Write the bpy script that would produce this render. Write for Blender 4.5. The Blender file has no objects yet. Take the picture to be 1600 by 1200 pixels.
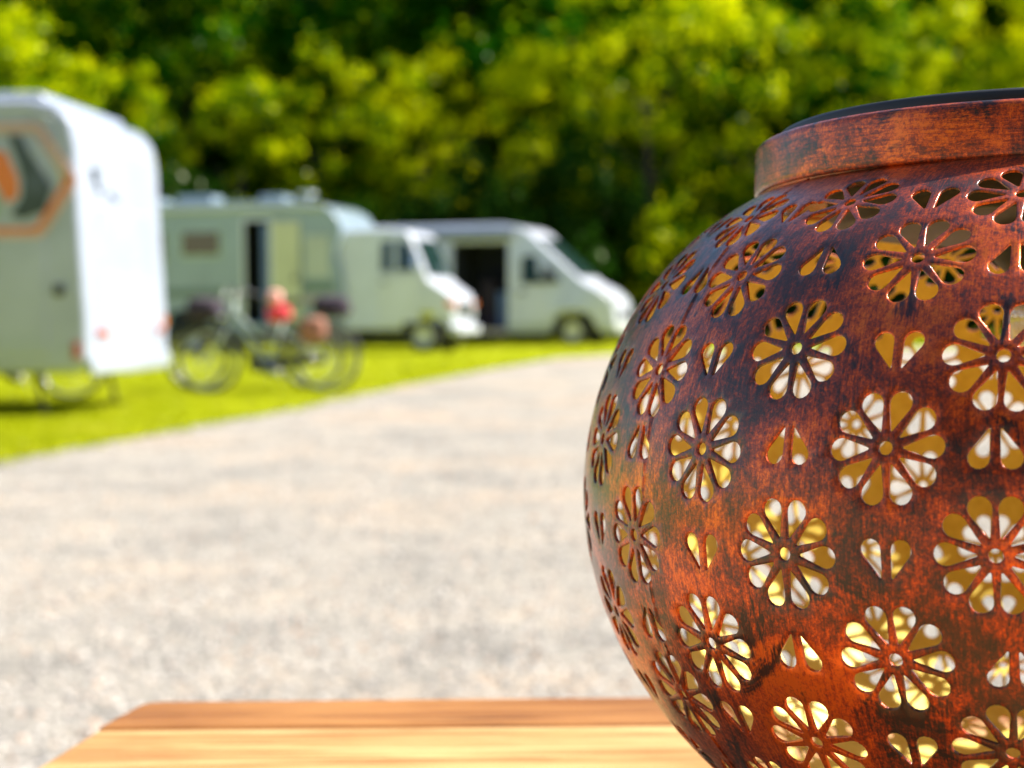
import bpy, bmesh, math, random
from mathutils import Vector, Matrix, noise
from mathutils.geometry import delaunay_2d_cdt
random.seed(7)
S = bpy.context.scene
COL = S.collection
PI = math.pi
R = math.radians

# ------------------------------------------------------------------ camera
EYE = 0.86
FW = Vector((0, 0.9988, -0.04901)); RT = Vector((0.99996, -0.00042, -0.00864)); UP = Vector((0.00865, 0.04901, 0.99876))
cd = bpy.data.cameras.new('camera'); cam = bpy.data.objects.new('camera', cd); COL.objects.link(cam)
m = Matrix.Identity(4)
for i, v in enumerate((RT, UP, -FW)):
    for j in range(3): m[j][i] = v[j]
m.translation = (0, 0, EYE)
cam.matrix_world = m
cd.sensor_width = 36; cd.lens = 54; cd.clip_start = 0.01; cd.clip_end = 500
cd.dof.use_dof = True; cd.dof.focus_distance = 0.275; cd.dof.aperture_fstop = 19
S.camera = cam

# ------------------------------------------------------------------ light
SUN = Vector((0.90, 0.17, 1.0)).normalized()
elev = math.asin(SUN.z); rot = math.atan2(SUN.x, SUN.y)
w = bpy.data.worlds.new('World'); S.world = w; w.use_nodes = True
nt = w.node_tree; nt.nodes.clear()
sk = nt.nodes.new('ShaderNodeTexSky'); sk.sky_type = 'NISHITA'; sk.sun_disc = False
sk.sun_elevation = elev; sk.sun_rotation = rot; sk.altitude = 200; sk.air_density = 1.0; sk.dust_density = 0.6
bg = nt.nodes.new('ShaderNodeBackground'); bg.inputs['Strength'].default_value = 0.08
wo = nt.nodes.new('ShaderNodeOutputWorld')
nt.links.new(sk.outputs[0], bg.inputs[0]); nt.links.new(bg.outputs[0], wo.inputs[0])
sl = bpy.data.lights.new('sun', 'SUN'); sl.energy = 5.0; sl.angle = R(0.53); sl.color = (1.0, 0.95, 0.87)
so = bpy.data.objects.new('sun', sl); COL.objects.link(so); so.rotation_euler = SUN.to_track_quat('Z', 'Y').to_euler(); so.location = (20, 0, 30)
S.view_settings.view_transform = 'Standard'; S.view_settings.look = 'None'; S.view_settings.gamma = 1
S.view_settings.use_curve_mapping = False
S.view_settings.exposure = 1.32
S.cycles.max_bounces = 10; S.cycles.diffuse_bounces = 5; S.cycles.glossy_bounces = 4; S.cycles.transmission_bounces = 6

# ------------------------------------------------------------------ materials
def mat(name, col=(.5, .5, .5), rough=.5, metal=0., spec=.5, coat=0.):
    m = bpy.data.materials.new(name); m.use_nodes = True
    b = m.node_tree.nodes['Principled BSDF']
    b.inputs['Base Color'].default_value = (*col, 1); b.inputs['Roughness'].default_value = rough
    b.inputs['Metallic'].default_value = metal; b.inputs['Specular IOR Level'].default_value = spec
    b.inputs['Coat Weight'].default_value = coat
    return m
def N(m, t, **kw):
    n = m.node_tree.nodes.new(t)
    for k, v in kw.items():
        if hasattr(n, k): setattr(n, k, v)
        else: n.inputs[k].default_value = v
    return n
def L(m, a, b): m.node_tree.links.new(a, b)
def bsdf(m): return m.node_tree.nodes['Principled BSDF']
def ramp(m, fac, stops, interp='LINEAR'):
    r = m.node_tree.nodes.new('ShaderNodeValToRGB'); r.color_ramp.interpolation = interp
    e = r.color_ramp.elements
    while len(e) > 1: e.remove(e[-1])
    e[0].position = stops[0][0]; e[0].color = (*stops[0][1], 1)
    for p, c in stops[1:]:
        x = e.new(p); x.color = (*c, 1)
    L(m, fac, r.inputs[0]); return r.outputs[0]
def ntex(m, vec, scale, detail=4, rough=.55, dist=0.):
    n = N(m, 'ShaderNodeTexNoise'); n.inputs['Scale'].default_value = scale; n.inputs['Detail'].default_value = detail
    n.inputs['Roughness'].default_value = rough; n.inputs['Distortion'].default_value = dist
    if vec is not None: L(m, vec, n.inputs['Vector'])
    return n.outputs['Fac']
def mapped(m, out='Object', scale=(1, 1, 1)):
    tc = N(m, 'ShaderNodeTexCoord'); mp = N(m, 'ShaderNodeMapping'); mp.inputs['Scale'].default_value = scale
    L(m, tc.outputs[out], mp.inputs['Vector']); return mp.outputs[0]
def mixc(m, fac, a, b, blend='MIX'):
    x = N(m, 'ShaderNodeMix'); x.data_type = 'RGBA'; x.blend_type = blend
    if isinstance(fac, float): x.inputs[0].default_value = fac
    else: L(m, fac, x.inputs[0])
    for v, s in ((a, x.inputs[6]), (b, x.inputs[7])):
        if isinstance(v, tuple): s.default_value = (*v, 1)
        else: L(m, v, s)
    return x.outputs[2]
def bump(m, h, strength=.3, dist=.001):
    b = N(m, 'ShaderNodeBump'); b.inputs['Strength'].default_value = strength; b.inputs['Distance'].default_value = dist
    L(m, h, b.inputs['Height']); L(m, b.outputs[0], bsdf(m).inputs['Normal'])

M = {}
def paint(name, col, rough=.28, coat=.5):
    m = mat(name, col, rough, 0, .5, coat)
    f = ntex(m, mapped(m), 1.7, 5)
    L(m, ramp(m, f, [(.35, tuple(c * .88 for c in col)), (.65, col)]), bsdf(m).inputs['Base Color'])
    M[name] = m
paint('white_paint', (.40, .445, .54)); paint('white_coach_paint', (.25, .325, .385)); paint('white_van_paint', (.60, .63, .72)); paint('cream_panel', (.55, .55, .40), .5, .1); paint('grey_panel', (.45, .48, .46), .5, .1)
paint('stripe_green', (.10, .17, .15), .4); paint('stripe_pink', (.36, .30, .31), .4)
paint('red_cloth', (.72, .05, .07), .8, 0); paint('pink_cloth', (.85, .42, .36), .8, 0); paint('brown_bag', (.33, .14, .09), .8, 0)
paint('blue_paint', (.05, .12, .32), .35); paint('silver_paint', (.42, .48, .45), .3); paint('dark_cloth', (.05, .035, .05), .9, 0)
paint('decal_orange', (.75, .19, .04), .4); paint('decal_peach', (.72, .42, .33), .4); paint('decal_dark', (.045, .065, .075), .4); paint('decal_grey', (.33, .42, .38), .4)
M['glass'] = mat('window_glass', (.012, .03, .028), .06, 0, .6)
M['brown_glass'] = mat('curtained_glass', (.10, .07, .045), .15)
M['rubber'] = mat('rubber', (.045, .045, .045), .85)
M['black'] = mat('black_plastic', (.02, .021, .022), .45)
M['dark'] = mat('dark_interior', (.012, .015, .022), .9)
M['chrome'] = mat('chrome', (.75, .75, .75), .15, 1)
M['steel'] = mat('grey_wheel_steel', (.5, .5, .46), .45, .3)
M['alu'] = mat('aluminium', (.55, .56, .57), .35, .9)
M['amber'] = mat('amber_lens', (.8, .2, .02), .2, 0, .6); M['redlens'] = mat('red_lens', (.36, .06, .04), .2, 0, .6)
M['lens'] = mat('clear_lens', (.75, .78, .8), .08, .4, .8)
M['awning'] = mat('awning_case_grey', (.17, .19, .21), .5)

# copper: brushed copper over black, streaks run along the meridians (UV: u = longitude, v = height)
def copper(name='brushed_copper', su=1700, sv=210):
    m = mat(name, (.5, .12, .03), .36, .9)
    tc = N(m, 'ShaderNodeTexCoord')
    def un(sx, sy, detail, rough, dist=0.):
        mp = N(m, 'ShaderNodeMapping'); mp.inputs['Scale'].default_value = (sx, sy, 1); L(m, tc.outputs['UV'], mp.inputs[0])
        return ntex(m, mp.outputs[0], 1, detail, rough, dist)
    def mad(a, k, b):
        n = N(m, 'ShaderNodeMath'); n.operation = 'MULTIPLY_ADD'; L(m, a, n.inputs[0]); n.inputs[1].default_value = k
        if isinstance(b, float): n.inputs[2].default_value = b
        else: L(m, b, n.inputs[2])
        return n.outputs[0]
    st = un(su, sv, 5, .7, .3)                     # brush streaks
    st2 = un(su * .35, sv * .6, 4, .6, .6)
    big = ntex(m, tc.outputs['Object'], 24, 5, .62, 1.0)
    mid = ntex(m, tc.outputs['Object'], 95, 6, .78, .6)
    fine = ntex(m, tc.outputs['Object'], 1500, 4, .8)
    t = mad(st, .55, mad(st2, .3, mad(big, .95, mad(mid, 1.0, mad(fine, .8, 0.)))))
    tot = mad(t, 1 / 3.6, 0.)
    col = ramp(m, tot, [(.44, (.95, .17, .006)), (.475, (.66, .082, .004)), (.505, (.32, .038, .004)), (.54, (.10, .018, .006)), (.59, (.022, .010, .007))])
    # smudges of black left between the ornaments
    sm = ntex(m, tc.outputs['Object'], 55, 6, .7, .9)
    mk = ramp(m, mad(st, .25, sm), [(.68, (0, 0, 0)), (.75, (.93, .93, .93))])
    col = mixc(m, mk, col, (.016, .010, .009))
    L(m, col, bsdf(m).inputs['Base Color'])
    ro = ramp(m, tot, [(.42, (.36,) * 3), (.58, (.55,) * 3)]); L(m, ro, bsdf(m).inputs['Roughness'])
    me = ramp(m, tot, [(.45, (.72,) * 3), (.6, (.35,) * 3)]); L(m, me, bsdf(m).inputs['Metallic'])
    bsdf(m).inputs['Coat Weight'].default_value = .8; bsdf(m).inputs['Coat Roughness'].default_value = .14; bsdf(m).inputs['Coat IOR'].default_value = 1.5
    h = mad(st, 1.0, fine)
    bump(m, h, .5, .00012)
    L(m, [n for n in m.node_tree.nodes if n.type == 'BUMP'][0].outputs[0], bsdf(m).inputs['Coat Normal'])
    return m
M['copper'] = copper(); M['copper_band'] = copper('brushed_copper_band', 260, 1900)
m = mat('gold_inside', (.83, .50, .035), .45, .15)
f = ntex(m, mapped(m), 260, 4, .7)
L(m, ramp(m, f, [(.3, (.76, .56, .08)), (.7, (.95, .76, .16))]), bsdf(m).inputs['Base Color'])
M['gold'] = m
m = mat('solar_cells', (.01, .012, .035), .15, 0, .6)
M['solar'] = m

# wood
def wood():
    m = mat('table_wood', (.5, .3, .13), .5, 0, .35)
    tc = N(m, 'ShaderNodeTexCoord'); oi = N(m, 'ShaderNodeObjectInfo')
    ad = N(m, 'ShaderNodeVectorMath'); ad.operation = 'MULTIPLY_ADD'
    L(m, oi.outputs['Random'], ad.inputs[0]); ad.inputs[1].default_value = (3, 7, 5); L(m, tc.outputs['Object'], ad.inputs[2])
    mp = N(m, 'ShaderNodeMapping'); mp.inputs['Scale'].default_value = (9, 400, 120); L(m, ad.outputs[0], mp.inputs[0])
    g = ntex(m, mp.outputs[0], 1, 6, .7, .6)
    mp2 = N(m, 'ShaderNodeMapping'); mp2.inputs['Scale'].default_value = (14, 40, 30); L(m, ad.outputs[0], mp2.inputs[0])
    g2 = ntex(m, mp2.outputs[0], 1, 4, .6)
    c1 = ramp(m, g, [(.37, (.24, .11, .03)), (.46, (.47, .25, .085)), (.60, (.64, .41, .18))])
    c2 = ramp(m, g2, [(.35, (.72, .62, .52)), (.6, (1, 1, 1))])
    base = mixc(m, .8, c1, c2, 'MULTIPLY')
    rr = ramp(m, oi.outputs['Random'], [(0, (.9, .8, .7)), (1, (1, 1, 1))])
    L(m, mixc(m, 1.0, base, rr, 'MULTIPLY'), bsdf(m).inputs['Base Color'])
    bump(m, g, .5, .0008)
    return m
M['wood'] = wood()
m2 = M['wood'].copy(); m2.name = 'dark_edge_wood'  # darker wood ramp for the narrow board along the far edge
for n in m2.node_tree.nodes:
    if n.type == 'VALTORGB' and abs(n.color_ramp.elements[0].color[0] - .24) < .01:
        for e, c in zip(n.color_ramp.elements, ((.13, .05, .013), (.30, .125, .033), (.42, .20, .06))): e.color = (*c, 1)
M['wood_dark'] = m2

m = mat('gravel_ground', (.3, .28, .25), .95, 0, .2)
v = mapped(m)
f1 = ntex(m, v, .55, 5, .65); f2 = ntex(m, v, 2.2, 8, .75); f3 = ntex(m, v, 45, 5, .8)
c = ramp(m, f1, [(.34, (.26, .245, .22)), (.5, (.35, .32, .275)), (.64, (.39, .31, .235))])
c = mixc(m, .8, c, ramp(m, f2, [(.34, (.58, .57, .55)), (.5, (.93, .92, .89)), (.62, (1.12, 1.07, 1.0))]), 'MULTIPLY')
c = mixc(m, .7, c, ramp(m, f3, [(.36, (.45, .45, .45)), (.6, (1.2, 1.2, 1.2))]), 'MULTIPLY')
L(m, c, bsdf(m).inputs['Base Color']); bump(m, f3, .6, .01)
M['gravel'] = m
m = mat('gravel_stone', (.35, .33, .3), .9, 0, .2)
g = N(m, 'ShaderNodeNewGeometry')
L(m, ramp(m, g.outputs['Random Per Island'], [(0, (.20, .19, .18)), (.5, (.40, .37, .33)), (.85, (.58, .53, .47)), (1, (.45, .28, .18))]), bsdf(m).inputs['Base Color'])
M['stone'] = m

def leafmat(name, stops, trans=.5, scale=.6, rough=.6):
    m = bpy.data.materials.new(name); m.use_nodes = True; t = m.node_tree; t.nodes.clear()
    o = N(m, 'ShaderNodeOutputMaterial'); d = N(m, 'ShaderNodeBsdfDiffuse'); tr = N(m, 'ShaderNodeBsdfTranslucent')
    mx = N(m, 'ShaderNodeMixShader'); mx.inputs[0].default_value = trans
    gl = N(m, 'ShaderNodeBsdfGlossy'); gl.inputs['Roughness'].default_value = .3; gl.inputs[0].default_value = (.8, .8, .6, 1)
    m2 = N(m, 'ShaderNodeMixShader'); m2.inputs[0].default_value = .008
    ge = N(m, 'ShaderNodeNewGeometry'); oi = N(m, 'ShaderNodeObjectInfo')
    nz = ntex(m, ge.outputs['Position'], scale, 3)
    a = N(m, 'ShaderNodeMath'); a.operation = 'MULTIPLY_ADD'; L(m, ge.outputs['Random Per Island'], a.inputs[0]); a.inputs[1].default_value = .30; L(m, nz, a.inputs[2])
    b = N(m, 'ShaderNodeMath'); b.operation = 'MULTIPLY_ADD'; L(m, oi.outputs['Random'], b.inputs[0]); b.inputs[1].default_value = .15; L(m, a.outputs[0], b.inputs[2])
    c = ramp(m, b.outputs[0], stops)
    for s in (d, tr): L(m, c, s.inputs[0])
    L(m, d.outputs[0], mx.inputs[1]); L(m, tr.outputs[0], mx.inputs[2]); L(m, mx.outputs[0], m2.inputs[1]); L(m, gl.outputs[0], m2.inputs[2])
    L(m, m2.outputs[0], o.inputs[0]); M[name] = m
leafmat('leaves', [(.56, (.003, .07, .001)), (.665, (.03, .17, .001)), (.72, (.46, .56, .001)), (.88, (.80, .80, .001))], .5, 1.0)  # noise paints sunlit clumps and shaded gaps into the leaf colour
leafmat('gap_shade_leaves', [(.50, (.002, .045, .001)), (.78, (.02, .13, .001)), (.86, (.26, .36, .001))], .45, .7)  # second-row leaf colour darkened so gaps between front trees read as shade
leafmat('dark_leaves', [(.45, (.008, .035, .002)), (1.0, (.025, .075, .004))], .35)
leafmat('grass', [(.4, (.22, .25, .001)), (.7, (.36, .39, .001)), (1.0, (.48, .46, .03))], .45, 1.2)
m = mat('bark', (.06, .045, .035), .95, 0, .2); f = ntex(m, mapped(m, scale=(8, 8, 1.5)), 2, 6)
L(m, ramp(m, f, [(.3, (.025, .02, .016)), (.7, (.10, .08, .06))]), bsdf(m).inputs['Base Color']); bump(m, f, .6, .02); M['bark'] = m
m = mat('grass_ground', (.1, .14, .01), .95, 0, .1); f = ntex(m, mapped(m), 1.4, 6, .7)
L(m, ramp(m, f, [(.35, (.21, .25, .001)), (.55, (.33, .37, .001)), (.72, (.42, .40, .03))]), bsdf(m).inputs['Base Color']); M['grass_ground'] = m

# ------------------------------------------------------------------ helpers
def link(name, me, material, parent=None, smooth=False, loc=None):
    o = bpy.data.objects.new(name, me); COL.objects.link(o)
    if material is not None and not me.materials: me.materials.append(material)
    if parent is not None: o.parent = parent
    if smooth:
        for p in me.polygons: p.use_smooth = True
    if loc: o.location = loc
    return o
def obj(name, bm, material, parent=None, smooth=False, bevel=0, seg=2, loc=None):
    me = bpy.data.meshes.new(name); bmesh.ops.recalc_face_normals(bm, faces=bm.faces[:]); bm.to_mesh(me); bm.free()
    o = link(name, me, material, parent, smooth, loc)
    if bevel:
        md = o.modifiers.new('bevel', 'BEVEL'); md.width = bevel; md.segments = seg; md.limit_method = 'ANGLE'; md.angle_limit = R(28)
        md.harden_normals = False
        for p in me.polygons: p.use_smooth = True
        # sharp flat faces stay flat through weighted normals
        wn = o.modifiers.new('weighted', 'WEIGHTED_NORMAL'); wn.keep_sharp = True
    return o
def thing(name, label, cat, loc=(0, 0, 0), rz=0, group=None):
    o = bpy.data.objects.new(name, None); COL.objects.link(o); o.location = loc; o.rotation_euler = (0, 0, rz)
    o.empty_display_size = .1; tag(o, label, cat, group); return o
def tag(o, label, cat, group=None):
    o['label'] = label; o['category'] = cat
    if group: o['group'] = group
    return o
def box(bm, x0, x1, y0, y1, z0, z1):
    vs = [bm.verts.new((x, y, z)) for x in (x0, x1) for y in (y0, y1) for z in (z0, z1)]
    for f in ((0, 1, 3, 2), (4, 6, 7, 5), (0, 4, 5, 1), (2, 3, 7, 6), (0, 2, 6, 4), (1, 5, 7, 3)): bm.faces.new([vs[i] for i in f])
    return bm
def BX(*a): return box(bmesh.new(), *a)
def prism(pts, y0, y1, bm=None):            # side profile (x,z) extruded across y
    bm = bm or bmesh.new()
    a = [bm.verts.new((x, y0, z)) for x, z in pts]; b = [bm.verts.new((x, y1, z)) for x, z in pts]
    bm.faces.new(a); bm.faces.new(b[::-1]); n = len(pts)
    for i in range(n): bm.faces.new((a[i], b[i], b[(i + 1) % n], a[(i + 1) % n]))
    return bm
def ngon_y(pts, y, t, bm=None): return prism(pts, y - t, y, bm)
def lathe(prof, seg=32, bm=None, axis='Z', c=(0, 0, 0), caps=True):
    bm = bm or bmesh.new(); rings = []
    for r, z in prof:
        ring = []
        for k in range(seg):
            t = 2 * PI * k / seg; p = (r * math.cos(t), r * math.sin(t), z)
            if axis == 'Y': p = (p[0], p[2], p[1])
            if axis == 'X': p = (p[2], p[0], p[1])
            ring.append(bm.verts.new((p[0] + c[0], p[1] + c[1], p[2] + c[2])))
        rings.append(ring)
    for a, b in zip(rings, rings[1:]):
        for k in range(seg): bm.faces.new((a[k], a[(k + 1) % seg], b[(k + 1) % seg], b[k]))
    for ring in (rings[0], rings[-1]) if caps else ():
        try: bm.faces.new(ring)
        except ValueError: pass
    return bm
def tube(pts, r, bm=None, seg=8, r2=None):
    bm = bm or bmesh.new(); pts = [Vector(p) for p in pts]; rings = []
    n = len(pts)
    for i, p in enumerate(pts):
        d = (pts[min(i + 1, n - 1)] - pts[max(i - 1, 0)]).normalized()
        a = d.cross(Vector((0, 0, 1)) if abs(d.z) < .95 else Vector((1, 0, 0))).normalized(); b = d.cross(a)
        rr = r if r2 is None else r + (r2 - r) * i / max(n - 1, 1)
        rings.append([bm.verts.new(p + (a * math.cos(2 * PI * k / seg) + b * math.sin(2 * PI * k / seg)) * rr) for k in range(seg)])
    for a, b in zip(rings, rings[1:]):
        for k in range(seg): bm.faces.new((a[k], a[(k + 1) % seg], b[(k + 1) % seg], b[k]))
    bm.faces.new(rings[0]); bm.faces.new(rings[-1][::-1]); return bm
def torus(c, Rr, r, bm=None, seg=36, ms=8, axis='Y'):
    bm = bm or bmesh.new(); g = []
    for i in range(seg):
        t = 2 * PI * i / seg; row = []
        for k in range(ms):
            s = 2 * PI * k / ms; q = Rr + r * math.cos(s)
            row.append(bm.verts.new((c[0] + q * math.cos(t), c[1] + r * math.sin(s), c[2] + q * math.sin(t))))
        g.append(row)
    for i in range(seg):
        for k in range(ms): bm.faces.new((g[i][k], g[(i + 1) % seg][k], g[(i + 1) % seg][(k + 1) % ms], g[i][(k + 1) % ms]))
    return bm
def carve(o, cutters, inner):
    """cut real openings into the body o; faces left by the cutters get the inner material"""
    o.data.materials.append(inner)
    for c in cutters:
        me = bpy.data.meshes.new('c'); b = BX(*c); bmesh.ops.recalc_face_normals(b, faces=b.faces[:]); b.to_mesh(me); b.free()
        co = bpy.data.objects.new('c', me); COL.objects.link(co); co.parent = o.parent
        md = o.modifiers.new('b', 'BOOLEAN'); md.object = co; md.operation = 'DIFFERENCE'; md.solver = 'EXACT'
        bpy.context.view_layer.update()
        dg = bpy.context.evaluated_depsgraph_get()
        nm = bpy.data.meshes.new_from_object(o.evaluated_get(dg)); o.modifiers.clear(); o.data = nm
        bpy.data.objects.remove(co)
        if len(nm.materials) < 2: nm.materials.append(inner)
        e = 1e-3
        for p in nm.polygons:
            q = p.center
            if c[0] - e < q.x < c[1] + e and c[2] - e < q.y < c[3] + e and c[4] - e < q.z < c[5] + e and any(
               abs(q[i] - v) < 2e-3 for i, v in ((0, c[0]), (0, c[1]), (1, c[2]), (1, c[3]), (2, c[4]), (2, c[5]))):
                p.material_index = 1; p.use_smooth = False

# ------------------------------------------------------------------ ground
EDGE = [(-9, -12), (-6.0, -2), (-4.2, 3), (-3.35, 7), (-2.99, 8.92), (-2.62, 10.43), (-2.0, 12.92), (-1.62, 15.2), (-1.18, 17.73), (-.35, 21.6), (.77, 26.35), (2.3, 28.7), (6, 30.2), (14, 31.8), (40, 35), (140, 44)]
def edge_wobble(x, y): return .10 * noise.noise(Vector((x * .9, y * .9, 0)))
def struct(name, bm, m): o = obj(name, bm, m); o['kind'] = 'structure'; return o
bm = bmesh.new()
n = 24; q = 300
vs = [[bm.verts.new((-q + 2 * q * i / n, -q + 2 * q * j / n, 0)) for j in range(n + 1)] for i in range(n + 1)]
for i in range(n):
    for j in range(n): bm.faces.new((vs[i][j], vs[i + 1][j], vs[i + 1][j + 1], vs[i][j + 1]))
struct('gravel_ground', bm, M['gravel'])
pts = []
for (x0, y0), (x1, y1) in zip(EDGE, EDGE[1:]):
    k = max(1, int(math.hypot(x1 - x0, y1 - y0) / .35)) if y1 < 36 and x1 < 15 else 4
    for i in range(k):
        t = i / k; x = x0 + (x1 - x0) * t; y = y0 + (y1 - y0) * t; pts.append((x + edge_wobble(x, y), y))
pts.append(EDGE[-1])
bm = bmesh.new(); a = [bm.verts.new((x, y, .012)) for x, y in pts]
b = [bm.verts.new((-290 if y < 40 else 150, y, .012)) for x, y in pts]
outer = [(150, 290), (-290, 290), (-290, -12)]
bm.free(); bm = bmesh.new()
bm.faces.new([bm.verts.new((x, y, .012)) for x, y in pts + outer])
bmesh.ops.triangulate(bm, faces=bm.faces[:])
struct('lawn', bm, M['grass_ground'])
def on_lawn(x, y):
    for (x0, y0), (x1, y1) in zip(EDGE, EDGE[1:]):
        if x1 > x0 and x0 <= x <= x1 and y0 < 60 and False: pass
    # nearest segment side test
    best = 1e9; side = 0
    for (x0, y0), (x1, y1) in zip(EDGE, EDGE[1:]):
        dx, dy = x1 - x0, y1 - y0; t = max(0, min(1, ((x - x0) * dx + (y - y0) * dy) / (dx * dx + dy * dy)))
        d = math.hypot(x - x0 - t * dx, y - y0 - t * dy)
        if d < best: best = d; side = dx * (y - y0) - dy * (x - x0)
    return best if side > 0 else -best

# grass blades (uncountable: one object)
rnd = random.Random(3)
V = []; Fc = []
def blades(cnt, y0, y1, hmin, hmax, wd, keep):
    k = 0; tries = 0
    while k < cnt and tries < cnt * 6:
        tries += 1
        y = y0 + (y1 - y0) * rnd.random() ** 1.3; half = y * .36 + .6
        x = rnd.uniform(-half, half * .9)
        d = on_lawn(x, y)
        if d < -.25 or (d < .15 and rnd.random() > .45 + d * 1.5): continue
        h = rnd.uniform(hmin, hmax); a = rnd.random() * PI; ww = wd * rnd.uniform(.6, 1.3); l = h * rnd.uniform(-.5, .5); l2 = h * rnd.uniform(-.5, .5)
        i = len(V); c, s = math.cos(a) * ww, math.sin(a) * ww
        V.extend(((x - c, y - s, .01), (x + c, y + s, .01), (x + l * .5, y + l2 * .5, h * .65), (x + l, y + l2, h)))
        Fc.append((i, i + 1, i + 2)); Fc.append((i + 1, i + 3, i + 2)); k += 1
blades(42000, 8.5, 20, .02, .055, .010, 1); blades(22000, 20, 38, .03, .08, .02, 1)
me = bpy.data.meshes.new('grass'); me.from_pydata(V, [], Fc); o = link('grass', me, M['grass']); o['kind'] = 'stuff'
# gravel stones (uncountable: one object)
V = []; Fc = []
rnd = random.Random(5); k = 0
while k < 60000:
    y = 2.6 + 12 * rnd.random() ** 1.6; x = rnd.uniform(-y * .36 - .3, y * .36 + .3)
    d = on_lawn(x, y)
    if d > -.05 and rnd.random() < .93: continue
    s = rnd.uniform(.003, .011) * (1.5 if rnd.random() < .06 else 1); a = rnd.random() * PI
    i = len(V); c, sn = math.cos(a), math.sin(a)
    for dx, dy, dz in ((1, 0, .2), (0, .8, .1), (-1, 0, .25), (0, -.8, .15), (.1, .1, 1)):
        X, Y = dx * s * rnd.uniform(.8, 1.3), dy * s * rnd.uniform(.8, 1.3)
        V.append((x + X * c - Y * sn, y + X * sn + Y * c, max(.001, dz * s * rnd.uniform(.6, 1.1))))
    for f in ((0, 1, 4), (1, 2, 4), (2, 3, 4), (3, 0, 4)): Fc.append(tuple(i + j for j in f))
    k += 1
me = bpy.data.meshes.new('gravel_stones'); me.from_pydata(V, [], Fc); o = link('gravel_stones', me, M['stone']); o['kind'] = 'stuff'

# ------------------------------------------------------------------ trees
def crown_mesh(seed, rx, rz, nclump, per, leaf, cr):
    rn = random.Random(seed); V = []; Fc = []; cl = []
    for i in range(nclump):
        while True:
            p = Vector((rn.uniform(-1, 1), rn.uniform(-1, 1), rn.uniform(-1, 1)))
            if .45 < p.length < 1: break
        k = 1 + .35 * noise.noise(p * 2.2 + Vector((seed, 0, 0)))
        # wider low down, narrowing above
        wz = 1 - .28 * max(0, p.z)
        cl.append((Vector((p.x * rx * k * wz, p.y * rx * k * wz, p.z * rz * k)), cr * rn.uniform(.55, 1.35)))
    for c, r in cl:
        for j in range(per):
            d = Vector((rn.gauss(0, 1), rn.gauss(0, 1), rn.gauss(0, .62))); d = d.normalized() * r * rn.random() ** .38
            p = c + d; p.z -= .25 * (d.x * d.x + d.y * d.y) / max(r, .1)
            up = (Vector((0, 0, 1)) * .9 + d.normalized() * .5 + Vector((rn.uniform(-1, 1), rn.uniform(-1, 1), rn.uniform(-1, 1))) * .75).normalized()
            t = up.cross(Vector((rn.uniform(-1, 1), rn.uniform(-1, 1), .1))).normalized(); b = up.cross(t)
            s = leaf * rn.uniform(.6, 1.3); i = len(V)
            V.extend((p - t * s, p - b * s * .55, p + t * s, p + b * s * .55)); Fc.append((i, i + 1, i + 2, i + 3))
    me = bpy.data.meshes.new('crown'); me.from_pydata([tuple(v) for v in V], [], Fc); return me
def trunk_mesh(seed, h, r, spread):
    rn = random.Random(seed); bm = bmesh.new(); pts = []
    x = y = 0
    for i in range(7):
        pts.append((x, y, h * i / 6)); x += rn.uniform(-.12, .12); y += rn.uniform(-.12, .12)
    tube(pts, r, bm, 10, r * .35)
    for i in range(9):
        z = h * rn.uniform(.3, .95); a = rn.random() * 2 * PI; l = spread * rn.uniform(.5, .95)
        tube([(0, 0, z), (math.cos(a) * l * .5, math.sin(a) * l * .5, z + l * .3), (math.cos(a) * l, math.sin(a) * l, z + l * .75)], r * .3, bm, 6, r * .06)
    me = bpy.data.meshes.new('trunk'); bmesh.ops.recalc_face_normals(bm, faces=bm.faces[:]); bm.to_mesh(me); bm.free(); return me
kinds = [('leaves', 3.0, 4.6, 58, 200, .11, .66), ('leaves', 2.6, 4.0, 54, 190, .095, .68), ('leaves', 3.4, 5.0, 70, 180, .105, .78), ('dark_leaves', 3.6, 6.0, 90, 120, .15, 1.15), ('gap_shade_leaves', 3.3, 5.2, 95, 150, .13, .9)]
CM = []
for i, (mt, rx, rz, nc, per, lf, cr) in enumerate(kinds):
    me = crown_mesh(11 + i, rx, rz, nc, per, lf, cr); me.materials.append(M[mt]); CM.append((me, rz))
TM = []
for i in range(3):
    me = trunk_mesh(5 + i, 7.5, .2 + .03 * i, 2.6); me.materials.append(M['bark']); TM.append(me)
def tree(kind, x, y, scale, low, rz, label, group, name='broadleaf_tree'):
    t = thing(name, label, 'tree', (x, y, 0), rz, group); t.scale = (scale,) * 3
    link('trunk', TM[kind % 3], None, t); c = link('crown', CM[kind][0], None, t); c.location.z = low + CM[kind][1]
    return t
rn = random.Random(21)
front = []
X0 = [-19.5, -16, -13, -10.2, -7.6, -4.8, -2.0, .8, 3.6, 6.5, 9.4, 12.2, 15.3, 18.6]
PL = [(-19, 'beyond the left edge of the frame'), (-15, 'at the far left edge'), (-12.5, 'above the caravan emblem'), (-10.8, 'above the sunlit caravan end'), (-9.3, 'just right of the caravan corner'), (-7.8, "above the motorhome's rear roof vent"),
      (-6.2, "above the motorhome's side door"), (-4.6, "above the motorhome's rounded roof front"), (-3.2, "above the motorhome's cab roof"), (-1.8, "above the motorhome's bonnet"), (-.4, "above the camper van's open door"), (1.2, "above the camper van's windscreen"),
      (2.8, "above the camper van's nose"), (4.6, 'just left of the lantern globe'), (6.6, 'left of the lantern collar'), (8.6, 'over the left end of the lantern collar'), (10.6, 'over the middle of the lantern lid'), (12.8, 'at the far right edge'), (15.6, 'beyond the right edge of the frame'), (19.5, 'farthest right, outside the frame')]
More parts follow.
